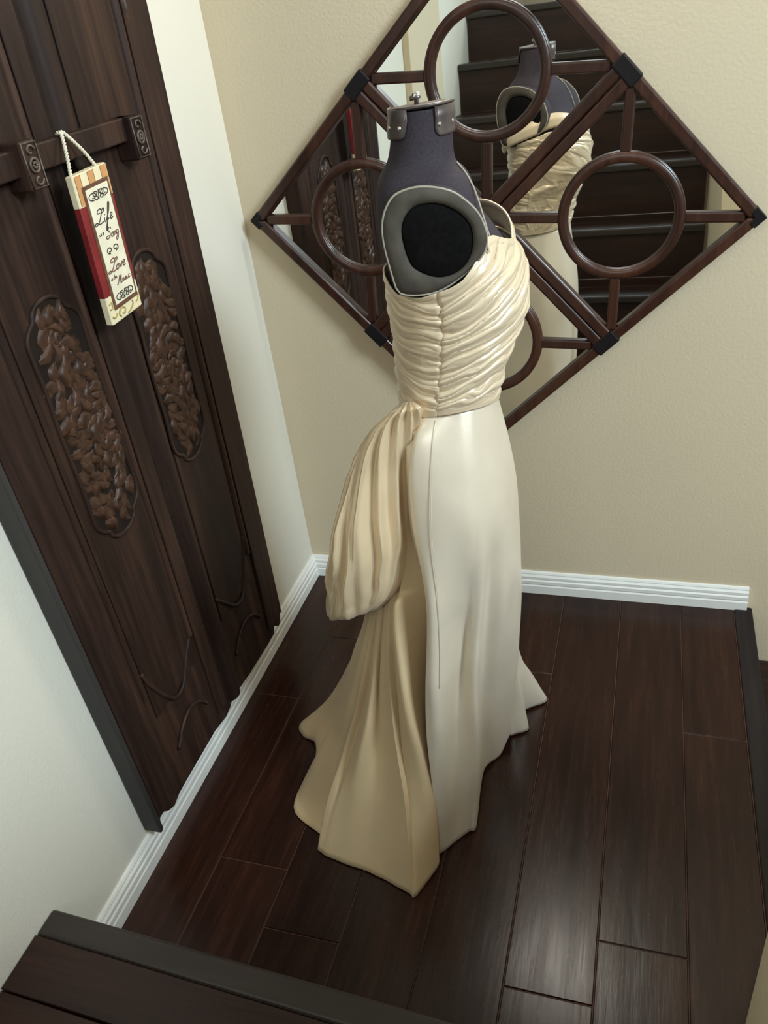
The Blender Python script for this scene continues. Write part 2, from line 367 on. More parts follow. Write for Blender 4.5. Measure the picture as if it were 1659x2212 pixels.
# ------------------------------------------------------------------ carved double door panel on the left wall
pan = empty('carved_door_panel', (0.0008, -0.7, 0.1), 'tall carved dark wood double door panel hung on the left wall', 'panel')
def yz(s, z):
    y0 = -0.350 + (z - 0.1) * 0.031; y1 = -1.068 - (z - 0.1) * 0.0185
    return y0 + (y1 - y0) * s
PX = lambda s, z, d: Vector((d, yz(s, z) + 0.7, z - 0.1))
bottom = [(0, 0.108), (0.008, 0.092), (0.03, 0.089), (0.045, 0.1), (0.06, 0.112), (0.072, 0.1), (0.08, 0.09), (0.14, 0.089), (0.3, 0.094), (0.42, 0.103), (0.455, 0.105), (0.485, 0.094), (0.52, 0.089), (0.555, 0.094), (0.6, 0.1), (0.8, 0.1), (0.86, 0.099), (0.9, 0.09), (0.93, 0.1), (0.95, 0.117), (0.97, 0.118), (0.983, 0.1), (0.99, 0.09), (1, 0.09)]
ZT = 2.35
from_bm('door_board', prism_bm(bottom + [(1, ZT), (0, ZT)], PX, 0.0, 0.036, 0.002, 1, 1.0), M_PANEL, pan)
from_bm('side_edge', prism_bm([(0.985, 0.095), (1.0025, 0.092), (1.0025, ZT), (0.985, ZT)], PX, 0.001, 0.0445, 0.004, 2), M_GREYW, pan)
def strip(name, s0, s1, z0, z1, d1, mat=M_PANEL, bw=0.003, d0=0.034): return from_bm(name, prism_bm([(s0, z0), (s1, z0), (s1, z1), (s0, z1)], PX, d0, d1, bw, 3), mat, pan)
strip('stile', 0.0015, 0.118, 0.128, ZT, 0.044)
strip('stile', 0.868, 0.984, 0.128, ZT, 0.044)
strip('stile', 0.500, 0.560, 0.128, ZT, 0.0415)
strip('field_board', 0.155, 0.395, 0.33, ZT, 0.040, bw=0.002)
strip('field_board', 0.59, 0.835, 0.33, ZT, 0.040, bw=0.002)
def bead(name, s0, s1, z0, z1, dep, mat=M_PANEL):
    rows = []
    for i in range(2):
        z = (z0, z1)[i]; rows.append([PX(s0 + (s1 - s0) * k / 10, z, 0.036 + dep * math.sin(PI * k / 10) ** 0.6) for k in range(11)])
    return grid(name, rows, mat, pan)
bead('bead', 0.408, 0.482, 0.115, ZT, 0.017)
bead('bead', 0.120, 0.150, 0.40, ZT, 0.009)
bead('bead', 0.838, 0.866, 0.40, ZT, 0.009)
bead('bead', 0.563, 0.586, 0.40, ZT, 0.007)
from_bm('center_gap', prism_bm([(0.4835, 0.1), (0.4985, 0.1), (0.4985, ZT), (0.4835, ZT)], PX, 0.035, 0.0365), M_DARK, pan)
def mould(pts, r=0.005): return tube('moulding', [PX(v.x, v.y, 0.040) for v in cr([(a, b, 0) for a, b in pts], 6)], r, M_PANEL, pan, 8)
mould([(0.150, 0.46), (0.165, 0.42), (0.20, 0.36), (0.235, 0.32), (0.27, 0.315), (0.31, 0.33), (0.36, 0.37), (0.40, 0.40)])
mould([(0.590, 0.40), (0.63, 0.37), (0.67, 0.33), (0.70, 0.315), (0.74, 0.32), (0.78, 0.36), (0.82, 0.42), (0.835, 0.46)])
mould([(0.60, 0.20), (0.64, 0.235), (0.69, 0.25), (0.75, 0.235), (0.80, 0.20)], 0.004)
mould([(0.16, 0.20), (0.2, 0.235), (0.26, 0.25), (0.32, 0.235), (0.37, 0.20)], 0.004)
def cartouche(s0, s1, z0, z1, seed):
    """lobed sunk field with a raised lip, filled with leaf relief"""
    rnd = random.Random(seed); sc, sw = (s0 + s1) / 2, (s1 - s0) / 2
    half = [(0.0, 1.0), (0.30, 0.985), (0.52, 0.94), (0.60, 0.885), (0.74, 0.86), (0.93, 0.80), (1.0, 0.70), (0.96, 0.4), (1.0, 0.12)]
    up_ = [(x, z) for x, z in half]; out = up_ + [(x, -z) for x, z in half[::-1]] + [(-x, -z) for x, z in half[1:]] + [(-x, z) for x, z in half[1:][::-1]]
    zc, zh = (z0 + z1) / 2, (z1 - z0) / 2
    pts = cr([(sc + x * sw, zc + z * zh, 0) for x, z in out], 4, True)
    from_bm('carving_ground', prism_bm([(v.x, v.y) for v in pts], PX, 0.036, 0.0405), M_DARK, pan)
    tube('carving_lip', [PX(v.x, v.y, 0.0405) for v in pts], 0.0045, M_PANEL, pan, 8, True)
    V, F = [], []
    def inside(x, z): return abs(x) < 0.74 and abs(z) < 0.88 and (abs(z) < 0.70 or abs(x) < 0.42)
    def leaf(s, z, ang, L, w, hgt):
        base = len(V); NU, NV = 9, 7; cy = yz(s, z)
        for i in range(NU):
            t = i / (NU - 1); wd = w * math.sin(PI * min(0.06 + t * 0.98, 1)) ** 0.7 * (1 - 0.25 * t) * (1 + 0.2 * math.cos(t * 22))
            cv = ang + 0.9 * (t - 0.3) * (1 if (int(s * 997) % 2) else -1)
            for j in range(NV):
                q = j / (NV - 1) * 2 - 1
                px_ = math.cos(cv) * L * (t - 0.5) - math.sin(cv) * wd * q; pz_ = math.sin(cv) * L * (t - 0.5) + math.cos(cv) * wd * q
                d = 0.0395 + hgt * (1 - q * q) ** 0.8 * (0.25 + 0.75 * math.sin(PI * t)) - 0.0022 * math.exp(-(q / 0.2) ** 2) + 0.0010 * math.cos(q * 8 + t * 16)
                V.append(Vector((d, cy + 0.7 + px_, z - 0.1 + pz_)))
        for i in range(NU - 1):
            for j in range(NV - 1): F.append((base + i * NV + j, base + (i + 1) * NV + j, base + (i + 1) * NV + j + 1, base + i * NV + j + 1))
    placed = []
    tries = 0
    while len(placed) < 90 and tries < 6000:
        tries += 1; x, z = rnd.uniform(-0.9, 0.9), rnd.uniform(-0.93, 0.93)
        if not inside(x, z): continue
        if any(abs((x - a) * 0.07) ** 2 + abs((z - b) * zh) ** 2 < 0.0152 ** 2 for a, b in placed): continue
        placed.append((x, z))
        ang = math.atan2(z * 1.5, (x if abs(x) > 0.05 else 0.05)) + rnd.uniform(-0.7, 0.7)
        leaf(sc + x * sw, zc + z * zh, ang, rnd.uniform(0.040, 0.062), rnd.uniform(0.011, 0.018), rnd.uniform(0.005, 0.011))
    pyd('leaf_carving', V, F, M_CARVE, pan, True)
cartouche(0.205, 0.395, 0.755, 1.215, 3)
cartouche(0.600, 0.795, 0.755, 1.225, 5)
# small carved drop near the top right of the panel
V, F = [], []
for k in range(6):
    z = 1.59 + 0.045 * k; w = 0.006 + 0.0045 * k
    rows = []
    b0 = len(V)
    for i in range(6):
        for j in range(6):
            a, q = i / 5, j / 5 * 2 - 1
            V.append(PX(0.11 + 0.004 * k, z + 0.055 * a, 0.0435 + 0.008 * math.sin(PI * a) * (1 - q * q)) + Vector((0, w * q * math.sin(PI * (0.1 + a * 0.85)), 0)))
    for i in range(5):
        for j in range(5): F.append((b0 + i * 6 + j, b0 + i * 6 + j + 1, b0 + (i + 1) * 6 + j + 1, b0 + (i + 1) * 6 + j))
pyd('leaf_carving', V, F, M_CARVE, pan, True)
# sliding bolt: bar and two carved brackets
def pbox(name, y0, y1, z0, z1, x0, x1, mat, bw=0.003, parent=pan, dy=0.0):
    bm = box_bm((x0, y0 + 0.7, z0 - 0.1), (x1, y1 + 0.7, z1 - 0.1), bw, 2); return from_bm(name, bm, mat, parent)
pbox('bolt_bar', -1.03, -0.50, 1.410, 1.450, 0.042, 0.068, M_PANEL)
for (y0, y1, z0, z1) in ((-0.530, -0.488, 1.376, 1.450), (-0.842, -0.802, 1.388, 1.460)):
    br = pbox('bolt_bracket', y0, y1, z0, z1, 0.034, 0.082, M_PANEL, 0.003)
    V, F = [], []
    cy_, cz_ = (y0 + y1) / 2 + 0.7, (z0 + z1) / 2 - 0.1
    fr = [Vector((0.0825, cy_ + a * (y1 - y0) * 0.43, cz_ + b * (z1 - z0) * 0.45)) for a, b in ((-1, -1), (1, -1), (1, 1), (-1, 1))]
    tube_geo(fr, 0.0018, 6, True, V, F)
    for sgn in (1, -1):
        tube_geo([Vector((0.0832, cy_ + 0.011 * math.cos(t) * (1 - t / 8), cz_ + sgn * (0.021 + 0.009 * math.sin(t) * (1 - t / 8)))) for t in [0.5 * i for i in range(11)]], 0.0021, 6, False, V, F)
    tube_geo([Vector((0.0835, cy_ + 0.010 * math.cos(t), cz_ + 0.010 * math.sin(t))) for t in [2 * PI * i / 16 for i in range(16)]], 0.0026, 6, True, V, F)
    for k in range(8):
        t = 2 * PI * k / 8
        tube_geo([Vector((0.084, cy_ + 0.002 * math.cos(t), cz_ + 0.002 * math.sin(t))), Vector((0.085, cy_ + 0.006 * math.cos(t), cz_ + 0.006 * math.sin(t)))], 0.002, 5, False, V, F)
    pyd('flower_carving', V, F, plain('bracket_carving', (0.085, 0.062, 0.045), 0.45, nscale=80, var=0.4) if 'bracket_carving' not in bpy.data.materials else bpy.data.materials['bracket_carving'], br, True)
rows = [[Vector((0.066 + d, -0.700 + 0.7 + r * math.cos(2 * PI * k / 20), 1.402 - 0.1 + r * math.sin(2 * PI * k / 20))) for k in range(20)] for d, r in ((0, 0.007), (0.004, 0.007), (0.006, 0.012), (0.013, 0.013), (0.018, 0.008), (0.019, 0.001))]
grid('bolt_knob', rows, M_DARK, pan, True, True, True)

# ------------------------------------------------------------------ hanging motto board
sg = empty('hanging_sign', (0.0945, -0.777, 1.147), 'narrow cream and red motto board hung by cream rope from the door bolt', 'sign')
SU = Vector((0, 0.1025, 0.004)); SV = Vector((0, 0.011, 0.247)); SN = Vector((1, 0, 0))
T_ = 0.007
def sp(u, v, d=0.0): return SU * u + SV * v + SN * (T_ + d)
bm = bmesh.new(); rc = 0.018
ring2 = [(rc, -1), (1 - rc, -1), (1, -0.75), (1, 0.75), (1 - rc, 1), (rc, 1), (0, 0.75), (0, -0.75)]
lv = [(0.0, 0.02), (0.007, 0.0), (0.195, 0.0), (0.80, 0.0), (0.993, 0.0), (1.0, 0.02)]
RG = [[bm.verts.new(SU * (0.5 + (a - 0.5) * (1 - 2 * ins)) + SV * v + SN * (T_ * b * (1 - 4 * ins))) for a, b in ring2] for v, ins in lv]
for k in range(5):
    for q in range(8):
        f = bm.faces.new((RG[k][q], RG[k][(q + 1) % 8], RG[k + 1][(q + 1) % 8], RG[k + 1][q])); f.material_index = 1 if k == 2 else 0
bm.faces.new(RG[0][::-1]); bm.faces.new(RG[-1])
from_bm('board', bm, [M_CREAM, M_RED], sg)
def flat(name, poly, d0, d1, mat, bw=0.0): return from_bm(name, prism_bm(poly, lambda a, b, d: sp(a, b, d), d0, d1, bw, 2), mat, sg)
for (a, b) in ((0.06, 0.20), (0.42, 0.58), (0.80, 0.97)): flat('stripe', [(a, 0.805), (b, 0.805), (b, 0.993), (a, 0.993)], -0.0005, 0.0003, M_ORANGE)
for a in (0.055, 0.205, 0.415, 0.585, 0.795): flat('stripe_line', [(a - 0.006, 0.805), (a + 0.006, 0.805), (a + 0.006, 0.993), (a - 0.006, 0.993)], -0.0005, 0.0005, M_STRIPE)
flat('plaque_border', [(0.16, 0.085), (0.93, 0.085), (0.93, 0.915), (0.16, 0.915)], -0.0005, 0.0012, M_BROWNB, 0.0006)
flat('plaque', [(0.225, 0.115), (0.875, 0.115), (0.875, 0.89), (0.225, 0.89)], 0.0005, 0.0022, M_PLAQUE, 0.0008)
def strokes(name, lst, r, mat, d=0.0026, sub=5):
    V, F = [], []
    for pts in lst:
        tube_geo([sp(v.x, v.y, d) for v in cr([(a, b, 0) for a, b in pts], sub)], r, 5, False, V, F)
    return pyd(name, V, F, mat, sg, True)
def word(glyphs, x, y, su, sv, slant=0.25):
    out = []
    for pts in glyphs: out.append([(x + (a + slant * b) * su, y + b * sv) for a, b in pts])
    return out
def off(g, dx): return [[(a + dx, b) for a, b in p_] for p_ in g]
gL = [[(0.35, 0.78), (0.1, 0.8), (0.12, 1.0), (0.4, 1.05), (0.55, 0.9), (0.42, 0.5), (0.2, 0.15), (-0.1, 0.0), (-0.25, 0.1), (-0.05, 0.2), (0.3, 0.02), (0.7, 0.08)], [(0.55, 0.9), (0.8, 1.0), (0.8, 0.8), (0.5, 0.7)]]
gi = [[(0.0, 0.3), (0.0, 0.08), (0.1, 0.0), (0.2, 0.1)], [(0.02, 0.48), (0.04, 0.52)]]
gf = [[(0.0, 0.1), (0.3, 0.6), (0.42, 1.15), (0.3, 1.2), (0.2, 0.7), (0.1, 0.0), (0.02, -0.6), (-0.08, -0.55), (0.05, -0.1), (0.3, 0.15)]]
ge = [[(0.0, 0.15), (0.2, 0.25), (0.2, 0.42), (0.06, 0.42), (0.0, 0.2), (0.1, 0.0), (0.3, 0.1)]]
gS = [[(0.6, 0.85), (0.5, 1.05), (0.25, 1.0), (0.2, 0.75), (0.45, 0.5), (0.4, 0.15), (0.1, 0.0), (-0.15, 0.15), (0.05, 0.3), (0.4, 0.2)]]
go = [[(0.15, 0.42), (0.0, 0.3), (0.02, 0.05), (0.2, 0.02), (0.27, 0.25), (0.15, 0.42), (0.36, 0.38)]]
gn = [[(0.0, 0.4), (0.02, 0.0), (0.08, 0.3), (0.22, 0.42), (0.27, 0.3), (0.25, 0.05), (0.36, 0.05)]]
gg = [[(0.25, 0.4), (0.05, 0.4), (0.0, 0.1), (0.2, 0.1), (0.27, 0.42), (0.24, -0.3), (0.05, -0.55), (-0.05, -0.35), (0.35, 0.1)]]
gv = [[(0.0, 0.4), (0.1, 0.02), (0.24, 0.3), (0.26, 0.42), (0.36, 0.36)]]
gM = [[(-0.15, 0.1), (-0.05, 0.0), (0.15, 0.5), (0.3, 1.0), (0.28, 0.05)], [(0.28, 0.1), (0.55, 0.98), (0.52, 0.1), (0.68, 0.02)]]
gu = [[(0.0, 0.4), (0.0, 0.1), (0.12, 0.02), (0.24, 0.4), (0.24, 0.08), (0.36, 0.06)]]
gs = [[(0.0, 0.05), (0.18, 0.42), (0.22, 0.15), (0.1, 0.0), (0.0, 0.08), (0.3, 0.06)]]
gc = [[(0.24, 0.36), (0.1, 0.42), (0.0, 0.2), (0.1, 0.0), (0.3, 0.08)]]
ga = [[(0.22, 0.38), (0.05, 0.38), (0.0, 0.1), (0.15, 0.02), (0.24, 0.38), (0.24, 0.04), (0.34, 0.06)]]
gt = [[(0.1, 0.8), (0.05, 0.1), (0.15, 0.0)], [(-0.05, 0.5), (0.25, 0.5)]]
gh = [[(0.0, 0.95), (0.0, 0.0), (0.08, 0.35), (0.2, 0.42), (0.24, 0.0)]]
life = gL + off(gi, 0.85) + off(gf, 1.05) + off(ge, 1.5)
song = gS + off(go, 0.65) + off(gn, 1.05) + off(gg, 1.45)
love = gL + off(go, 0.72) + off(gv, 1.12) + off(ge, 1.5)
music = gM + off(gu, 0.78) + off(gs, 1.18) + off(gi, 1.55) + off(gc, 1.8)
isa = gi + off(gs, 0.3) + off(ga, 0.95)
isthe = gi + off(gs, 0.3) + off(gt, 0.95) + off(gh, 1.3) + off(ge, 1.7)
strokes('lettering', word(life, 0.29, 0.655, 0.265, 0.088), 0.00095, M_INK)
strokes('lettering', word(isa, 0.27, 0.585, 0.105, 0.040, 0.1), 0.00055, M_INK)
strokes('lettering', word(song, 0.46, 0.545, 0.20, 0.062), 0.0008, M_INKB)
strokes('lettering', word(love, 0.30, 0.330, 0.265, 0.080), 0.00095, M_INKB)
strokes('lettering', word(isthe, 0.26, 0.282, 0.09, 0.030, 0.1), 0.0005, M_INKB)
strokes('lettering', word(music, 0.42, 0.235, 0.19, 0.052), 0.0008, M_INKB)
def scroll(cx, cy, w, h, small=False):
    L = []
    for sx in (-1, 1):
        L.append([(cx + sx * w * (0.55 + 0.42 * math.cos(t) * (1 - t / 11)), cy + h * (0.1 + 0.75 * math.sin(t) * (1 - t / 11))) for t in [0.5 * i - 1.6 for i in range(15)]])
        if not small:
            L.append([(cx + sx * w * (0.28 + 0.24 * math.cos(t) * (1 - t / 11)), cy + h * (0.45 + 0.5 * math.sin(t) * (1 - t / 11))) for t in [0.5 * i - 2.0 for i in range(14)]])
            L.append([(cx + sx * w * (0.25 + 0.18 * math.cos(t) * (1 - t / 11)), cy - h * (0.5 + 0.4 * math.sin(t) * (1 - t / 11))) for t in [0.5 * i - 2.0 for i in range(14)]])
    if not small: L.append([(cx - 0.02, cy - h), (cx, cy), (cx + 0.02, cy + h), (cx + 0.03, cy + h * 0.4)])
    return L
strokes('scroll', scroll(0.54, 0.835, 0.29, 0.030), 0.0009, M_INK, sub=2)
strokes('scroll', scroll(0.53, 0.470, 0.17, 0.026, True), 0.0010, M_INK, sub=2)
strokes('scroll', scroll(0.54, 0.158, 0.27, 0.030), 0.0009, M_INK, sub=2)
strokes('scroll', [[(0.04, 0.14), (0.12, 0.15), (0.11, 0.11), (0.04, 0.11)], [(0.05, 0.055), (0.12, 0.04), (0.2, 0.06)], [(0.30, 0.02), (0.26, 0.05), (0.36, 0.078), (0.46, 0.06), (0.42, 0.03), (0.36, 0.04)], [(0.52, 0.015), (0.62, 0.025), (0.72, 0.05), (0.72, 0.078)], [(0.83, 0.05), (0.90, 0.06), (0.95, 0.10)]], 0.0016, M_OLIVE, 0.0003)
# rope: twisted two-strand cord from the top corners up over the bolt bar
ap = Vector((0.062 - 0.092, 0.055, 0.3098))
L0 = sp(0.06, 0.985, -0.006); R0 = sp(0.80, 0.985, -0.006)
pathL = cr([L0, L0.lerp(Vector((-0.022, 0.050, 0.306)), 0.5) + Vector((0.004, 0, 0)), Vector((-0.018, 0.0520, 0.305)), Vector((-0.024, 0.054, 0.3085)), Vector((-0.030, 0.056, 0.307))], 12)
pathR = cr([R0, R0.lerp(Vector((-0.022, 0.064, 0.306)), 0.5) + Vector((0.004, 0, 0)), Vector((-0.018, 0.0610, 0.305)), Vector((-0.024, 0.060, 0.3085)), Vector((-0.030, 0.059, 0.307))], 12)
V, F = [], []
for pth in (pathL, pathR):
    pth = resample(pth, 90)
    for ph in (0, PI):
        q = []
        for i, p_ in enumerate(pth):
            t = (pth[min(i + 1, 89)] - pth[max(i - 1, 0)]).normalized(); a_ = t.cross(Vector((0.3, 1, 0.1))).normalized(); b_ = t.cross(a_)
            w = i * 0.55 + ph; q.append(p_ + (a_ * math.cos(w) + b_ * math.sin(w)) * 0.0016)
        tube_geo(q, 0.0018, 6, False, V, F)
pyd('rope', V, F, M_ROPE, sg, True)

# ------------------------------------------------------------------ dress form and gown: curves measured about the stand, in metres
# (r = along the form's side-on width, n = towards the viewer's side, z = height)
AX = Vector((0.664, -0.675, 0.0)); ER = Vector((0.96729751, 0.25364449, 0)); EN = Vector((0.25364449, -0.96729751, 0))
def W3(p): return ER * p[0] + EN * p[1] + Vector((0, 0, p[2]))
SKIRT_LINES = [((-0.0614,-0.0591,0.9474),(-0.1,-0.11,0.8),(-0.13,-0.13,0.64),(-0.16,-0.15,0.46),(-0.21,-0.18,0.28),(-0.28,-0.21,0.1),(-0.3581,-0.2131,0.004)),
((-0.0403,-0.0844,0.9494),(-0.07,-0.14,0.8),(-0.09,-0.16,0.64),(-0.1,-0.18,0.46),(-0.11,-0.2,0.28),(-0.13,-0.24,0.1),(-0.15,-0.27,0.004)),
((0.0015,-0.1026,0.9533),(0.0,-0.15,0.8),(-0.0,-0.17,0.64),(0.0,-0.19,0.46),(0.0,-0.2,0.28),(0.02,-0.23,0.1),(0.03,-0.25,0.004)),
((0.0453,-0.0933,0.9574),(0.06,-0.14,0.8),(0.06,-0.15,0.64),(0.06,-0.16,0.46),(0.07,-0.18,0.28),(0.1,-0.21,0.1),(0.13,-0.245,0.004)),
((0.0729,-0.0689,0.9599),(0.09,-0.1,0.8),(0.095,-0.115,0.64),(0.095,-0.13,0.46),(0.1251,-0.14,0.2279),(0.1615,-0.165,0.116),(0.2011,-0.1849,0.004)),
((0.0849,-0.0484,0.9611),(0.115,-0.07,0.8),(0.113,-0.08,0.64),(0.108,-0.09,0.46),(0.1143,-0.1,0.2362),(0.1235,-0.11,0.1345),(0.1346,-0.1473,0.004)),
((0.0921,-0.0267,0.9617),(0.12,-0.03,0.8),(0.12,-0.04,0.64),(0.112,-0.05,0.46),(0.1052,-0.05,0.2552),(0.1224,-0.075,0.1232),(0.1391,-0.0882,0.004)),
((0.0942,-0.0143,0.9619),(0.12,-0.02,0.8),(0.12,-0.025,0.64),(0.11,-0.03,0.46),(0.0933,-0.03,0.2754),(0.0877,-0.05,0.1522),(0.097,-0.0706,0.004)),
((0.095,0.0,0.962),(0.1139,0.0,0.8701),(0.1256,0.0,0.7795),(0.1267,0.0,0.6621),(0.124,0.0,0.4983),(0.117,-0.01,0.3477),(0.1029,-0.03,0.1866),(0.0885,-0.045,0.0336)),
((0.0849,0.0484,0.978),(0.0879,0.06,0.9045),(0.0955,0.075,0.8273),(0.0948,0.085,0.7235),(0.0869,0.08,0.5666),(0.0756,0.06,0.4158),(0.0617,0.03,0.2518),(0.0507,0.01,0.1036),(0.0564,-0.01,0.003)),
((0.0643,0.0789,0.9867),(0.0659,0.095,0.9253),(0.0705,0.11,0.8507),(0.0699,0.12,0.7499),(0.0555,0.1,0.5859),(0.0415,0.08,0.4373),(0.0293,0.065,0.2906),(0.0198,0.05,0.1281),(0.0191,0.035,0.0113)),
((0.0541,0.0865,0.9884),(0.0565,0.1154,0.8937),(0.0595,0.1331,0.7961),(0.055,0.133,0.6972),(0.0458,0.1263,0.5989),(0.0329,0.1258,0.5002),(0.0232,0.132,0.4006),(0.0191,0.1396,0.3012),(0.0131,0.1472,0.2018),(0.0038,0.1552,0.1027),(-0.0077,0.1653,0.004)),
((0.044,0.0941,0.9901),(0.0432,0.115,0.9382),(0.0456,0.135,0.8682),(0.0473,0.15,0.7728),(0.0396,0.15,0.6279),(0.0259,0.15,0.5029),(0.0161,0.155,0.3838),(0.0113,0.165,0.2598),(0.0002,0.175,0.1262),(-0.0137,0.1873,0.004)),
((0.0325,0.098,0.9905),(0.0328,0.1336,0.8966),(0.0328,0.1559,0.7989),(0.0278,0.1559,0.6987),(0.0212,0.1514,0.5989),(0.0124,0.1517,0.4999),(0.0052,0.158,0.4006),(0.0011,0.1656,0.3012),(-0.0049,0.1732,0.2018),(-0.0142,0.1812,0.1027),(-0.0257,0.1913,0.004)),
((0.021,0.102,0.9908),(0.0222,0.122,0.9441),(0.0204,0.145,0.8768),(0.0173,0.165,0.7861),(0.0064,0.155,0.6352),(-0.008,0.14,0.497),(-0.0239,0.14,0.3722),(-0.0357,0.16,0.2584),(-0.0441,0.185,0.1427),(-0.0565,0.2175,0.004)),
((-0.0133,0.0995,0.9867),(-0.0238,0.124,0.9501),(-0.0324,0.15,0.8852),(-0.0407,0.17,0.7954),(-0.0416,0.185,0.6641),(-0.0472,0.19,0.5466),(-0.0565,0.2,0.4366),(-0.0616,0.215,0.3233),(-0.0654,0.225,0.1951),(-0.0766,0.2358,0.004)),
((-0.0314,0.0909,0.982),(-0.0563,0.118,0.9503),(-0.0656,0.138,0.8815),(-0.071,0.155,0.7882),(-0.0609,0.18,0.662),(-0.0687,0.19,0.5486),(-0.0796,0.2,0.4387),(-0.0882,0.215,0.3257),(-0.0894,0.235,0.2099),(-0.0983,0.2482,0.004)),
((-0.0377,0.086,0.9797),(-0.0682,0.1228,0.8948),(-0.0743,0.1362,0.7943),(-0.0672,0.1441,0.6939),(-0.0653,0.152,0.5959),(-0.0759,0.1669,0.501),(-0.0867,0.1841,0.4043),(-0.0928,0.1987,0.3047),(-0.0936,0.2154,0.2052),(-0.0977,0.2226,0.1047),(-0.1023,0.2282,0.004)),
((-0.0439,0.0812,0.9774),(-0.0674,0.1,0.942),(-0.0733,0.115,0.8686),(-0.0773,0.12,0.7649),(-0.0655,0.11,0.6059),(-0.0732,0.1,0.4666),(-0.0838,0.1,0.3369),(-0.0918,0.12,0.2179),(-0.0915,0.16,0.1151),(-0.0971,0.2426,0.004))]
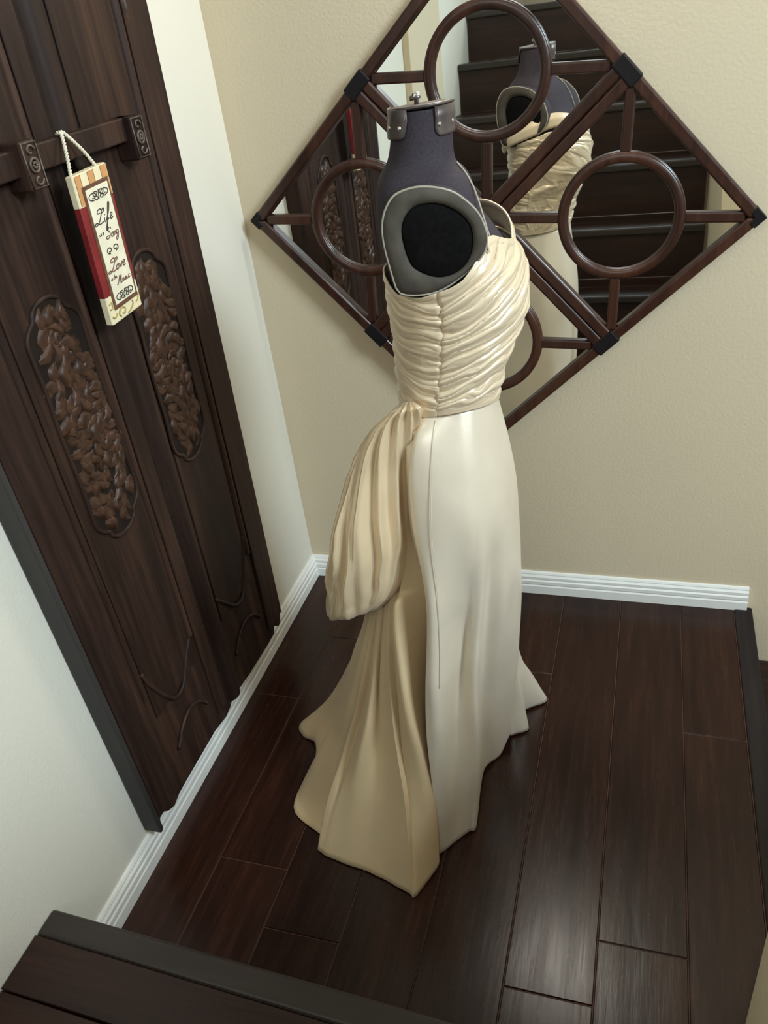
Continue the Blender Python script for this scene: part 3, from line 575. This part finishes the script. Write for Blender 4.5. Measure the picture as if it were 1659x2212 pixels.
TRAIN_LINES = [((-0.0439,0.0812,0.9774),(-0.0674,0.1,0.942),(-0.0733,0.115,0.8686),(-0.0773,0.12,0.7649),(-0.0655,0.11,0.6059),(-0.0732,0.1,0.4666),(-0.0838,0.1,0.3369),(-0.0918,0.12,0.2179),(-0.0915,0.16,0.1151),(-0.0971,0.2426,0.004)),
((-0.0549,0.0689,0.9721),(-0.085,0.1,0.8),(-0.1,0.12,0.64),(-0.1204,0.14,0.6154),(-0.1251,0.17,0.479),(-0.1192,0.19,0.3676),(-0.1072,0.215,0.2808),(-0.0939,0.25,0.1619),(-0.0981,0.2758,0.004)),
((-0.0582,0.064,0.9701),(-0.0775,0.083,0.8715),(-0.0937,0.0983,0.7717),(-0.1034,0.1065,0.6702),(-0.1315,0.1254,0.5788),(-0.1388,0.1388,0.4725),(-0.1427,0.157,0.3683),(-0.143,0.1825,0.2682),(-0.1377,0.2381,0.1816),(-0.1378,0.2918,0.0932),(-0.1367,0.3303,0.004)),
((-0.0614,0.0591,0.9681),(-0.095,0.09,0.8),(-0.115,0.1,0.64),(-0.1379,0.11,0.59),(-0.1504,0.14,0.4524),(-0.1529,0.165,0.3437),(-0.1527,0.19,0.2553),(-0.1473,0.25,0.1664),(-0.1495,0.3461,0.004)),
((-0.0641,0.0537,0.9659),(-0.0846,0.0739,0.867),(-0.103,0.0884,0.7667),(-0.118,0.0938,0.6649),(-0.1472,0.1037,0.5683),(-0.1593,0.1319,0.4687),(-0.1627,0.159,0.3683),(-0.163,0.1845,0.2682),(-0.1577,0.2401,0.1816),(-0.1578,0.2938,0.0932),(-0.162,0.3363,0.004)),
((-0.0669,0.0484,0.9638),(-0.1,0.08,0.8),(-0.13,0.09,0.64),(-0.1499,0.085,0.5705),(-0.1759,0.11,0.4259),(-0.1914,0.13,0.3094),(-0.2038,0.155,0.2186),(-0.2173,0.21,0.1193),(-0.2288,0.294,0.004)),
((-0.0707,0.0386,0.9601),(-0.105,0.07,0.8),(-0.145,0.08,0.64),(-0.1626,0.085,0.5647),(-0.1923,0.12,0.4371),(-0.2178,0.145,0.328),(-0.2442,0.165,0.234),(-0.2794,0.2,0.1113),(-0.2969,0.2642,0.004)),
((-0.0722,0.0335,0.9582),(-0.0937,0.0515,0.8596),(-0.1177,0.0626,0.7607),(-0.1445,0.0644,0.6619),(-0.1636,0.0626,0.5605),(-0.184,0.0749,0.4602),(-0.2107,0.0908,0.3617),(-0.2421,0.1076,0.265),(-0.2789,0.1367,0.1735),(-0.3198,0.183,0.091),(-0.3466,0.2344,0.004)),
((-0.0737,0.0284,0.9562),(-0.11,0.05,0.8),(-0.155,0.05,0.64),(-0.174,0.05,0.5342),(-0.2112,0.08,0.4003),(-0.2481,0.1,0.2822),(-0.2831,0.125,0.1902),(-0.3326,0.18,0.0892),(-0.362,0.2255,0.004)),
((-0.0744,0.0249,0.9549),(-0.0986,0.0357,0.8549),(-0.1251,0.0411,0.7549),(-0.1536,0.0401,0.6552),(-0.1732,0.0358,0.5543),(-0.1997,0.0474,0.4575),(-0.2287,0.0668,0.3617),(-0.2601,0.0836,0.265),(-0.2969,0.1127,0.1735),(-0.3378,0.159,0.091),(-0.3599,0.2141,0.004)),
((-0.0751,0.0214,0.9537),(-0.115,0.03,0.8),(-0.16,0.03,0.64),(-0.1828,0.03,0.5159),(-0.2291,0.045,0.3682),(-0.2696,0.06,0.241),(-0.3043,0.08,0.139),(-0.3399,0.14,0.0367),(-0.3499,0.1958,0.004)),
((-0.0767,0.009,0.9492),(-0.12,0.0,0.8),(-0.17,0.0,0.64),(-0.196,0.0,0.4908),(-0.2556,0.01,0.3467),(-0.3133,0.02,0.2018),(-0.3644,0.04,0.1164),(-0.4173,0.075,0.0189),(-0.4331,0.1055,0.004)),
((-0.0769,-0.0036,0.946),(-0.12,-0.03,0.8),(-0.17,-0.03,0.64),(-0.2,-0.04,0.46),(-0.26,-0.05,0.3),(-0.33,-0.03,0.1),(-0.385,-0.02,0.03),(-0.3881,-0.0642,0.004)),
((-0.0757,-0.0179,0.9461),(-0.12,-0.06,0.8),(-0.165,-0.07,0.64),(-0.2,-0.09,0.46),(-0.26,-0.11,0.28),(-0.35,-0.12,0.1),(-0.4349,-0.1103,0.004)),
((-0.0718,-0.0352,0.9465),(-0.115,-0.09,0.8),(-0.15,-0.1,0.64),(-0.19,-0.12,0.46),(-0.25,-0.15,0.28),(-0.34,-0.17,0.1),(-0.4444,-0.1615,0.004)),
((-0.0614,-0.0591,0.9474),(-0.1,-0.11,0.8),(-0.13,-0.13,0.64),(-0.16,-0.15,0.46),(-0.21,-0.18,0.28),(-0.28,-0.21,0.1),(-0.3581,-0.2131,0.004))]
SWAG_ROWS = [((-0.0694,0.009999999999999998,0.9711),(-0.0548,0.1,1.0118),0.012),
((-0.0739,0.030000000000000002,0.9666),(-0.0537,0.12000000000000001,1.0077),0.03),
((-0.0893,0.024999999999999998,0.9467),(-0.0565,0.115,0.9878),0.05),
((-0.1064,0.02,0.9228),(-0.0604,0.11000000000000001,0.9641),0.062),
((-0.1261,0.015000000000000003,0.8938),(-0.0641,0.10500000000000001,0.9354),0.075),
((-0.146,0.009999999999999998,0.854),(-0.0672,0.1,0.8966),0.088),
((-0.1657,0.009999999999999998,0.8106),(-0.0698,0.1,0.8546),0.1),
((-0.1861,0.009999999999999998,0.7658),(-0.0717,0.1,0.8111),0.112),
((-0.2095,0.009999999999999998,0.7031),(-0.0718,0.1,0.7506),0.122),
((-0.2242,0.009999999999999998,0.6595),(-0.0793,0.1,0.7096),0.122),
((-0.2347,0.009999999999999998,0.6141),(-0.0887,0.1,0.6674),0.115),
((-0.2441,0.009999999999999998,0.5768),(-0.1063,0.1,0.6336),0.105),
((-0.2463,0.009999999999999998,0.549),(-0.1286,0.1,0.6097),0.09),
((-0.2329,0.009999999999999998,0.5266),(-0.1461,0.1,0.5919),0.065),
((-0.2063,0.009999999999999998,0.5065),(-0.1633,0.1,0.5772),0.035)]
PAD_EDGE = [(-0.007,0.125,1.3496),(-0.0227,0.125,1.3489),(-0.0388,0.125,1.3451),(-0.0472,0.125,1.3405),(-0.0541,0.125,1.3325),(-0.0606,0.125,1.3218),(-0.0648,0.125,1.3094),(-0.0667,0.125,1.2986),(-0.067,0.125,1.2855),(-0.0661,0.125,1.2701),(-0.0634,0.125,1.2523),(-0.0605,0.125,1.2355),(-0.0575,0.125,1.2185),(-0.0516,0.125,1.2031),(-0.027,0.125,1.1975),(0.0053,0.125,1.1996),(0.0333,0.125,1.2126),(0.0584,0.125,1.2298),(0.0764,0.125,1.2481),(0.082,0.125,1.2668),(0.0818,0.125,1.2766),(0.079,0.125,1.2861),(0.075,0.125,1.2975),(0.0684,0.125,1.3091),(0.0592,0.125,1.3196),(0.0493,0.125,1.3288),(0.0401,0.125,1.3361),(0.0281,0.125,1.3418),(0.0103,0.125,1.347)]
HOLE_EDGE = [(0.0078,0.128,1.3261),(-0.0053,0.128,1.3263),(-0.0173,0.128,1.3245),(-0.0271,0.128,1.3186),(-0.0332,0.128,1.311),(-0.0374,0.128,1.3032),(-0.0398,0.128,1.293),(-0.0396,0.128,1.2825),(-0.0382,0.128,1.2705),(-0.035,0.128,1.2554),(-0.0296,0.128,1.2412),(-0.0195,0.128,1.2319),(-0.0071,0.128,1.225),(0.0042,0.128,1.2209),(0.0151,0.128,1.2197),(0.0276,0.128,1.2218),(0.0389,0.128,1.2267),(0.049,0.128,1.2351),(0.0565,0.128,1.2465),(0.0606,0.128,1.258),(0.0619,0.128,1.2698),(0.0619,0.128,1.2803),(0.0592,0.128,1.2903),(0.0526,0.128,1.3007),(0.0433,0.128,1.31),(0.0345,0.128,1.3161),(0.0264,0.128,1.3208),(0.0168,0.128,1.3244)]
STRAP_PATH = [(0.13,0.012,1.222),(0.131,-0.03,1.24),(0.117,-0.068,1.254),(0.084,-0.105,1.258),(0.027,-0.134,1.238),(-0.03,-0.128,1.215),(-0.062,-0.1,1.19)]

form = empty('dress_form', AX, 'dark purple dress form with round armhole plate and bracketed neck inside the gown', 'dress form')
TR = [(1.436, -0.041, 0.051, 0.045, 2.0), (1.42, -0.0425, 0.0495, 0.046, 2.0), (1.39, -0.0475, 0.0475, 0.049, 2.0), (1.369, -0.054, 0.0475, 0.056, 2.1), (1.356, -0.063, 0.0515, 0.070, 2.3), (1.343, -0.071, 0.0635, 0.086, 2.7), (1.328, -0.076, 0.0715, 0.099, 2.9), (1.31, -0.0785, 0.076, 0.108, 3.0), (1.28, -0.080, 0.085, 0.114, 3.0), (1.25, -0.078, 0.106, 0.116, 2.8), (1.22, -0.073, 0.124, 0.116, 2.5), (1.18, -0.068, 0.142, 0.116, 2.3), (1.13, -0.066, 0.139, 0.112, 2.1), (1.06, -0.064, 0.106, 0.104, 2.0), (1.0, -0.066, 0.088, 0.096, 2.0), (0.95, -0.068, 0.080, 0.090, 2.0), (0.86, -0.085, 0.095, 0.110, 2.0), (0.76, -0.10, 0.11, 0.125, 2.0)]
rows = []
tr = [Vector((a, b, c)) for a, b, c, d, e in TR]; trr = cr(tr, 5); tb = cr([Vector((d, e, 0)) for a, b, c, d, e in TR], 5)
for P_, Q_ in zip(trr, tb):
    z, rl, rr_ = P_; b_, ex = Q_.x, Q_.y; row = []
    for k in range(72):
        t = 2 * PI * k / 72; ct, st = math.cos(t), math.sin(t)
        a_ = abs(ct) ** (2 / ex) * math.copysign(1, ct); s_ = abs(st) ** (2 / ex) * math.copysign(1, st)
        row.append(W3(((rl + rr_) / 2 + (rr_ - rl) / 2 * a_, b_ * s_, z)))
    rows.append(row)
grid('torso', rows, M_FORM, form, True, True, True)
# seams along the front and the shoulder
def surf(r0, n0, z): return W3((r0, n0, z))
tube('shoulder_seam', cr([surf(0.050, 0.020, 1.358), surf(0.061, 0.034, 1.345), surf(0.070, 0.050, 1.328), surf(0.0765, 0.064, 1.308), surf(0.083, 0.074, 1.282), surf(0.090, 0.081, 1.255)], 6), 0.0016, M_PIPING, form, 6)
# armhole plate: padded rim, piping and dark centre
pe = [Vector(v) for v in PAD_EDGE]; pe = cr(pe, 2, True); cen = sum(pe, Vector()) / len(pe)
he = cr([Vector(v) for v in HOLE_EDGE], 2, True); hc = sum(he, Vector()) / len(he)
npt = 64
def byang(c, pts):
    out = []
    A = sorted((math.atan2(v.z - c.z, v.x - c.x), (Vector((v.x - c.x, v.z - c.z))).length) for v in pts)
    A = [(A[-1][0] - 2 * PI, A[-1][1])] + A + [(A[0][0] + 2 * PI, A[0][1])]
    for k in range(npt):
        t = -PI + 2 * PI * (k + 0.5) / npt
        for (a0, l0), (a1, l1) in zip(A, A[1:]):
            if a0 <= t <= a1: out.append((t, l0 + (l1 - l0) * (t - a0) / max(a1 - a0, 1e-6))); break
    return out
PE, HE = byang(cen, pe), byang(hc, he)
def pr(sc_, n, f=0.0):
    row = []
    for (t, l), (t2, l2) in zip(PE, HE):
        p1 = Vector((cen.x + l * math.cos(t), 0, cen.z + l * math.sin(t))); p2 = Vector((hc.x + l2 * math.cos(t2), 0, hc.z + l2 * math.sin(t2)))
        p_ = p1.lerp(p2, f); p_ = Vector((cen.x, 0, cen.z)) + (p_ - Vector((cen.x, 0, cen.z))) * sc_
        row.append(W3((p_.x, SGN * n, p_.z)))
    return row
for SGN in (1, -1):
    grid('torso_side', [pr(0.90, 0.06), pr(1.0, 0.095), pr(1.012, 0.112), pr(1.0, 0.122)], M_FORM, form, True)
    grid('arm_plate', [pr(1.0, 0.118), pr(1.0, 0.124), pr(0.985, 0.127), pr(1.0, 0.130, 0.3), pr(1.0, 0.131, 0.6), pr(1.0, 0.1285, 0.92), pr(1.0, 0.124, 1.0)], M_PLATE, form, True)
    tube('piping', pr(1.004, 0.1255), 0.0018, M_PIPING, form, 6, True)
    hr = [W3((hc.x + l * 1.0 * math.cos(t), SGN * 0.1245, hc.z + l * math.sin(t))) for t, l in HE]
    hr2 = [W3((hc.x + l * 0.93 * math.cos(t), SGN * 0.1275, hc.z + l * 0.93 * math.sin(t))) for t, l in HE]
    hr3 = [W3((hc.x + l * 0.5 * math.cos(t), SGN * 0.1285, hc.z + l * 0.5 * math.sin(t))) for t, l in HE]
    hr4 = [W3((hc.x + l * 0.02 * math.cos(t), SGN * 0.1288, hc.z + l * 0.02 * math.sin(t))) for t, l in HE]
    grid('armhole', [hr, hr2, hr3, hr4], M_HOLE, form, True, False, True)
tube('clasp', [W3((0.079, 0.116, 1.262)), W3((0.083, 0.112, 1.245))], 0.0035, M_CHROME, form, 8)
# neck: cap plate, knob, two riveted brackets
def oval(rx, rn, z, cx_=0.005): return [W3((cx_ + rx * math.cos(2 * PI * k / 40), rn * math.sin(2 * PI * k / 40), z + 0.0028 * math.sin(2 * PI * k / 40) + 0.0015 * math.cos(2 * PI * k / 40))) for k in range(40)]
grid('neck_cap', [oval(0.045, 0.045, 1.436), oval(0.0485, 0.0485, 1.438), oval(0.0485, 0.0485, 1.4405), oval(0.04, 0.04, 1.441)], M_METAL, form, True, True, True)
kp = W3((-0.002, -0.002, 0))
lathe('knob', [(0.004, 1.440), (0.004, 1.447), (0.0065, 1.448), (0.0075, 1.452), (0.0065, 1.456), (0.002, 1.457)], M_CHROME, form, (kp.x, kp.y, 0), 16)
box_k = tube('knob_lever', [W3((-0.012, 0.0, 1.449)), W3((-0.002, 0.0, 1.450))], 0.0032, M_METAL, form, 8)
def neckpt(ang, z, dd):
    rl, rr_ = (-0.0435, 0.0505) if z > 1.42 else (-0.047, 0.0485); b_ = 0.0465
    c_ = (rl + rr_) / 2; return W3((c_ + ((rr_ - rl) / 2 + dd) * math.cos(ang), (b_ + dd) * math.sin(ang), z))
for a0, a1, rv in ((math.radians(116), math.radians(205), (128, 155)), (math.radians(-22), math.radians(67), (58, 24))):
    rws = []
    for z, sh in ((1.4395, 0), (1.425, 0), (1.411, 0.02), (1.404, 0.06), (1.400, 0.18)):
        rws.append([neckpt(a0 + sh + (a1 - a0 - 2 * sh) * k / 14, z, 0.0022) for k in range(15)])
    br = grid('neck_bracket', rws, M_METAL, form)
    so = br.modifiers.new('thick', 'SOLIDIFY'); so.thickness = 0.0022; so.offset = 0.0
    for d_ in rv:
        t = math.radians(d_); c_ = neckpt(t, 1.416, 0.0035); nn_ = (neckpt(t, 1.416, 0.01) - c_).normalized(); tt_ = nn_.orthogonal().normalized(); bb_ = nn_.cross(tt_)
        rws2 = [[c_ + nn_ * h_ + (tt_ * math.cos(2 * PI * k / 10) + bb_ * math.sin(2 * PI * k / 10)) * r_ for k in range(10)] for h_, r_ in ((-0.001, 0.0034), (0.0008, 0.0032), (0.0018, 0.002), (0.0021, 0.0004))]
        grid('rivet', rws2, M_RIVET, br, True, False, True)
pb = W3((0.0, -0.10, 0))
tube('pole', [pb + Vector((0, 0, 0.02)), pb * 0.3 + Vector((0, 0, 0.8))], 0.012, M_METAL, form, 12)
lathe('base', [(0.07, 0.0), (0.07, 0.010), (0.03, 0.018), (0.014, 0.04)], M_METAL, form, (pb.x, pb.y, 0), 24)

# ------------------------------------------------------------------ gown
gown = empty('wedding_gown', AX, 'cream satin wedding gown with ruched bodice, back bustle and train on the dress form', 'gown')
def sheet(name, lines, nv, sub, mat, fold=0.0, seed=0, thick=0.0025, pleat=0, pamp=0.0):
    L = [resample(cr(l, 8), nv) for l in lines]
    rows = []
    for i in range(nv):
        base_row = cr([l[i] for l in L], sub); rows.append(base_row)
    n = len(rows[0])
    if not pleat:
        for i in range(nv):
            f = max(0.0, 1 - i / (nv * 0.42))
            for _ in range(14):
                r0 = rows[i]; rows[i] = [r0[0]] + [r0[j].lerp((r0[j - 1] + r0[j + 1]) / 2, 0.9 * min(1, f * 1.6)) for j in range(1, n - 1)] + [r0[-1]]
    pts = [[W3(p_) for p_ in r] for r in rows]
    for i in range(nv):
        for j in range(n):
            p_ = pts[i][j]; t = i / (nv - 1)
            q = Vector((p_.x * 9, p_.y * 9, p_.z * 2.2 + seed)); d = noise.noise(q) * fold * min(1, t * 2.5)
            q2 = Vector((p_.x * 26, p_.y * 26, p_.z * 9 + seed)); d += noise.noise(q2) * fold * 0.22 * min(1, t * 2)
            if pleat: d += pamp * (0.5 - abs(math.sin(PI * pleat * j / (n - 1) + 1.1 * noise.noise(Vector((j * 0.04, t * 1.5, seed)))))) * min(1, t * 2) * max(0.15, 1.25 - t)
            rad = Vector((p_.x, p_.y, 0)); rad = rad.normalized() if rad.length > 1e-4 else Vector((1, 0, 0))
            pts[i][j] = p_ + rad * d
            if pts[i][j].z < 0.004: pts[i][j].z = 0.004
    o = grid(name, pts, mat, gown)
    s_ = o.modifiers.new('cloth', 'SOLIDIFY'); s_.thickness = thick; s_.offset = 0
    return o
sheet('skirt', SKIRT_LINES, 90, 8, M_SATIN, 0.009, 3)
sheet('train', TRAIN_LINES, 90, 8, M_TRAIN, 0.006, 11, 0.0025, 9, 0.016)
# side seam of the skirt, a fine cord a hair proud of the cloth
L5 = resample(cr(SKIRT_LINES[-4], 8), 90)
tube('side_seam', [W3((p_.x, p_.y + 0.0025, p_.z)) for p_ in L5[1:50]], 0.0007, M_SATIN, gown, 6)

def interp(tab, x):
    if x <= tab[0][0]: return tab[0][1]
    for (a, u), (b, v) in zip(tab, tab[1:]):
        if x <= b:
            t = (x - a) / (b - a); return u + (v - u) * t
    return tab[-1][1]
RL = [(0.93, -0.079), (0.96, -0.076), (1.0, -0.075), (1.06, -0.072), (1.10, -0.0735), (1.13, -0.074), (1.18, -0.075), (1.22, -0.0765), (1.26, -0.078)]
RR = [(0.93, 0.093), (0.96, 0.094), (1.0, 0.101), (1.04, 0.112), (1.08, 0.130), (1.13, 0.149), (1.18, 0.151), (1.215, 0.140), (1.235, 0.126), (1.26, 0.108)]
BB = [(0.93, 0.106), (0.96, 0.106), (1.0, 0.110), (1.06, 0.117), (1.12, 0.126), (1.17, 0.132), (1.22, 0.134), (1.26, 0.134)]
ZTOP = [(-180, 1.205), (-120, 1.20), (-60, 1.23), (-25, 1.232), (0, 1.232), (20, 1.242), (38, 1.261), (50, 1.260), (62, 1.246), (74, 1.228), (86, 1.213), (95, 1.205), (120, 1.19), (145, 1.186), (165, 1.20), (180, 1.205)]
NV, NU = 200, 440
rows = []
SEAM = 106.0
for i in range(NV):
    row = []; v = i / (NV - 1)
    for j in range(NU):
        ph = -180 + 360 * j / NU; c_, s_ = math.cos(math.radians(ph)), math.sin(math.radians(ph))
        z0 = 0.952 + 0.008 * c_ + 0.036 * max(0, s_); zt = interp(ZTOP, ph)
        z = z0 + (zt - z0) * v
        rl, rr_, b_ = interp(RL, z), interp(RR, z), interp(BB, z)
        r0, a_ = (rl + rr_) / 2, (rr_ - rl) / 2
        arc = math.radians(SEAM - ph) * 0.118          # + towards the front, - towards the back
        if ph < -90: arc = math.radians(ph + 360 - SEAM) * -0.118
        zt_ = z - (0.45 * arc if arc > 0 else -0.1 * arc); nz = noise.noise(Vector((arc * 11, zt_ * 24, 1.7))); nz2 = noise.noise(Vector((arc * 24, zt_ * 64, 7.3)))
        if arc > 0:
            k = 0.10 + 0.50 * min(1, max(0, (z - 0.96) / 0.22)); zz = z - k * arc + 0.75 * arc * arc
            lam = 0.0235
        else:
            zz = z + 0.12 * arc + 0.6 * arc * arc * 0.5; lam = 0.027
        w1 = zz / lam + 0.62 * nz + 0.16 * nz2; w2 = zz / (lam * 0.41) + 1.1 * nz + 0.55 * nz2; w3 = zz / (lam * 0.2) + 2.2 * nz2 + 1.1 * nz
        rd = lambda w: 1 - abs(((w % 1.0) * 2) - 1) ** 1.15
        amp = 0.0058 if arc > 0 else 0.0042
        amp *= 0.55 + 0.9 * max(0, 0.5 + noise.noise(Vector((arc * 9 + 5, z * 30, 2.2))))
        edge = min(1, v * 9) * min(1, (1 - v) * 12 + 0.15)
        d = (amp * (rd(w1) - 0.5) + amp * 0.45 * (rd(w2) - 0.5) + amp * 0.14 * (rd(w3) - 0.5)) * edge + 0.001
        d -= 0.0042 * math.exp(-(arc / 0.0035) ** 2) * (0.4 + 0.6 * v)
        if v > 0.965: d += 0.0012
        row.append(W3((r0 + (a_ + d) * c_, (b_ + d) * s_, z + 0.25 * d)))
    rows.append(row)
o = grid('bodice', rows, M_RUCHE, gown, True)
s_ = o.modifiers.new('cloth', 'SOLIDIFY'); s_.thickness = 0.003; s_.offset = -1
tube('waist_seam', [W3(((interp(RL, 0.95) + interp(RR, 0.95)) / 2 + ((interp(RR, 0.95) - interp(RL, 0.95)) / 2 + 0.0012) * math.cos(t), (0.106 + 0.0012) * math.sin(t), 0.953 + 0.008 * math.cos(t) + 0.036 * max(0, math.sin(t)))) for t in [2 * PI * k / 90 for k in range(90)]], 0.0018, M_RUCHE, gown, 6, True)
# strap over the far shoulder
sp_ = resample(cr(STRAP_PATH, 8), 40); rows = []
for i, p_ in enumerate(sp_):
    t_ = (sp_[min(i + 1, 39)] - sp_[max(i - 1, 0)]).normalized()
    outw = Vector((p_.x - 0.01, p_.y, 0.25 * (p_.z - 1.15))).normalized(); sd = t_.cross(outw).normalized()
    hw = 0.0125 + 0.006 * math.sin(PI * i / 39)
    rows.append([W3(p_ + sd * hw * (k / 6 * 2 - 1) + outw * (0.004 * (1 - (k / 6 * 2 - 1) ** 2) + 0.001 * math.sin(k * 2.2))) for k in range(7)])
o = grid('shoulder_strap', rows, M_RUCHE, gown); s_ = o.modifiers.new('cloth', 'SOLIDIFY'); s_.thickness = 0.003; s_.offset = 0
# gathered bustle puff at the back of the waist
AL = cr([a for a, b, d in SWAG_ROWS], 7); BL = cr([b for a, b, d in SWAG_ROWS], 7); DL = cr([Vector((d, 0, 0)) for a, b, d in SWAG_ROWS], 7)
nr = len(AL); rows = []
for i in range(nr):
    a_, b_, d_ = AL[i], BL[i], DL[i].x; t = i / (nr - 1); c_ = (a_ + b_) / 2; h_ = (b_ - a_) / 2; row = []
    perp = Vector((-h_.y, h_.x, 0)).normalized()
    for j in range(200):
        q = 2 * PI * j / 200
        tw = q + 0.5 * max(0, t - 0.75) * 4 * math.sin(q)
        f = math.sin(6.5 * tw + 0.9 * math.sin(3.1 * t + 0.5) + 2.6 * noise.noise(Vector((math.cos(q) * 1.7, math.sin(q) * 1.7, t * 1.6))))
        f = (1 - abs(f) ** 0.8) * 1.4 - 0.6
        g_ = math.sin(17 * tw + 4 * t + 2.0 * noise.noise(Vector((math.cos(q) * 2, math.sin(q) * 2, t * 3 + 9))))
        env = 0.05 + 0.10 * math.sin(PI * min(1, 0.15 + t * 0.9)) + 0.13 * max(0, 0.25 - t) * 2 + 0.10 * max(0, t - 0.85) * 4
        m_ = 1.03 + env * (0.75 * f + 0.3 * g_ - 0.5)
        pp = c_ + (h_ * math.cos(q) + perp * d_ * math.sin(q)) * m_
        row.append(W3(pp))
    rows.append(row)
cl = sum(rows[-1], Vector()) / 200 + Vector((0, 0, 0.004))
for k in (0.6, 0.3, 0.08): rows.append([cl.lerp(p_, k) + Vector((0, 0, 0.006 * (1 - k))) for p_ in rows[nr - 1]])
grid('bustle', rows, M_PUFF, gown, True, True, True)
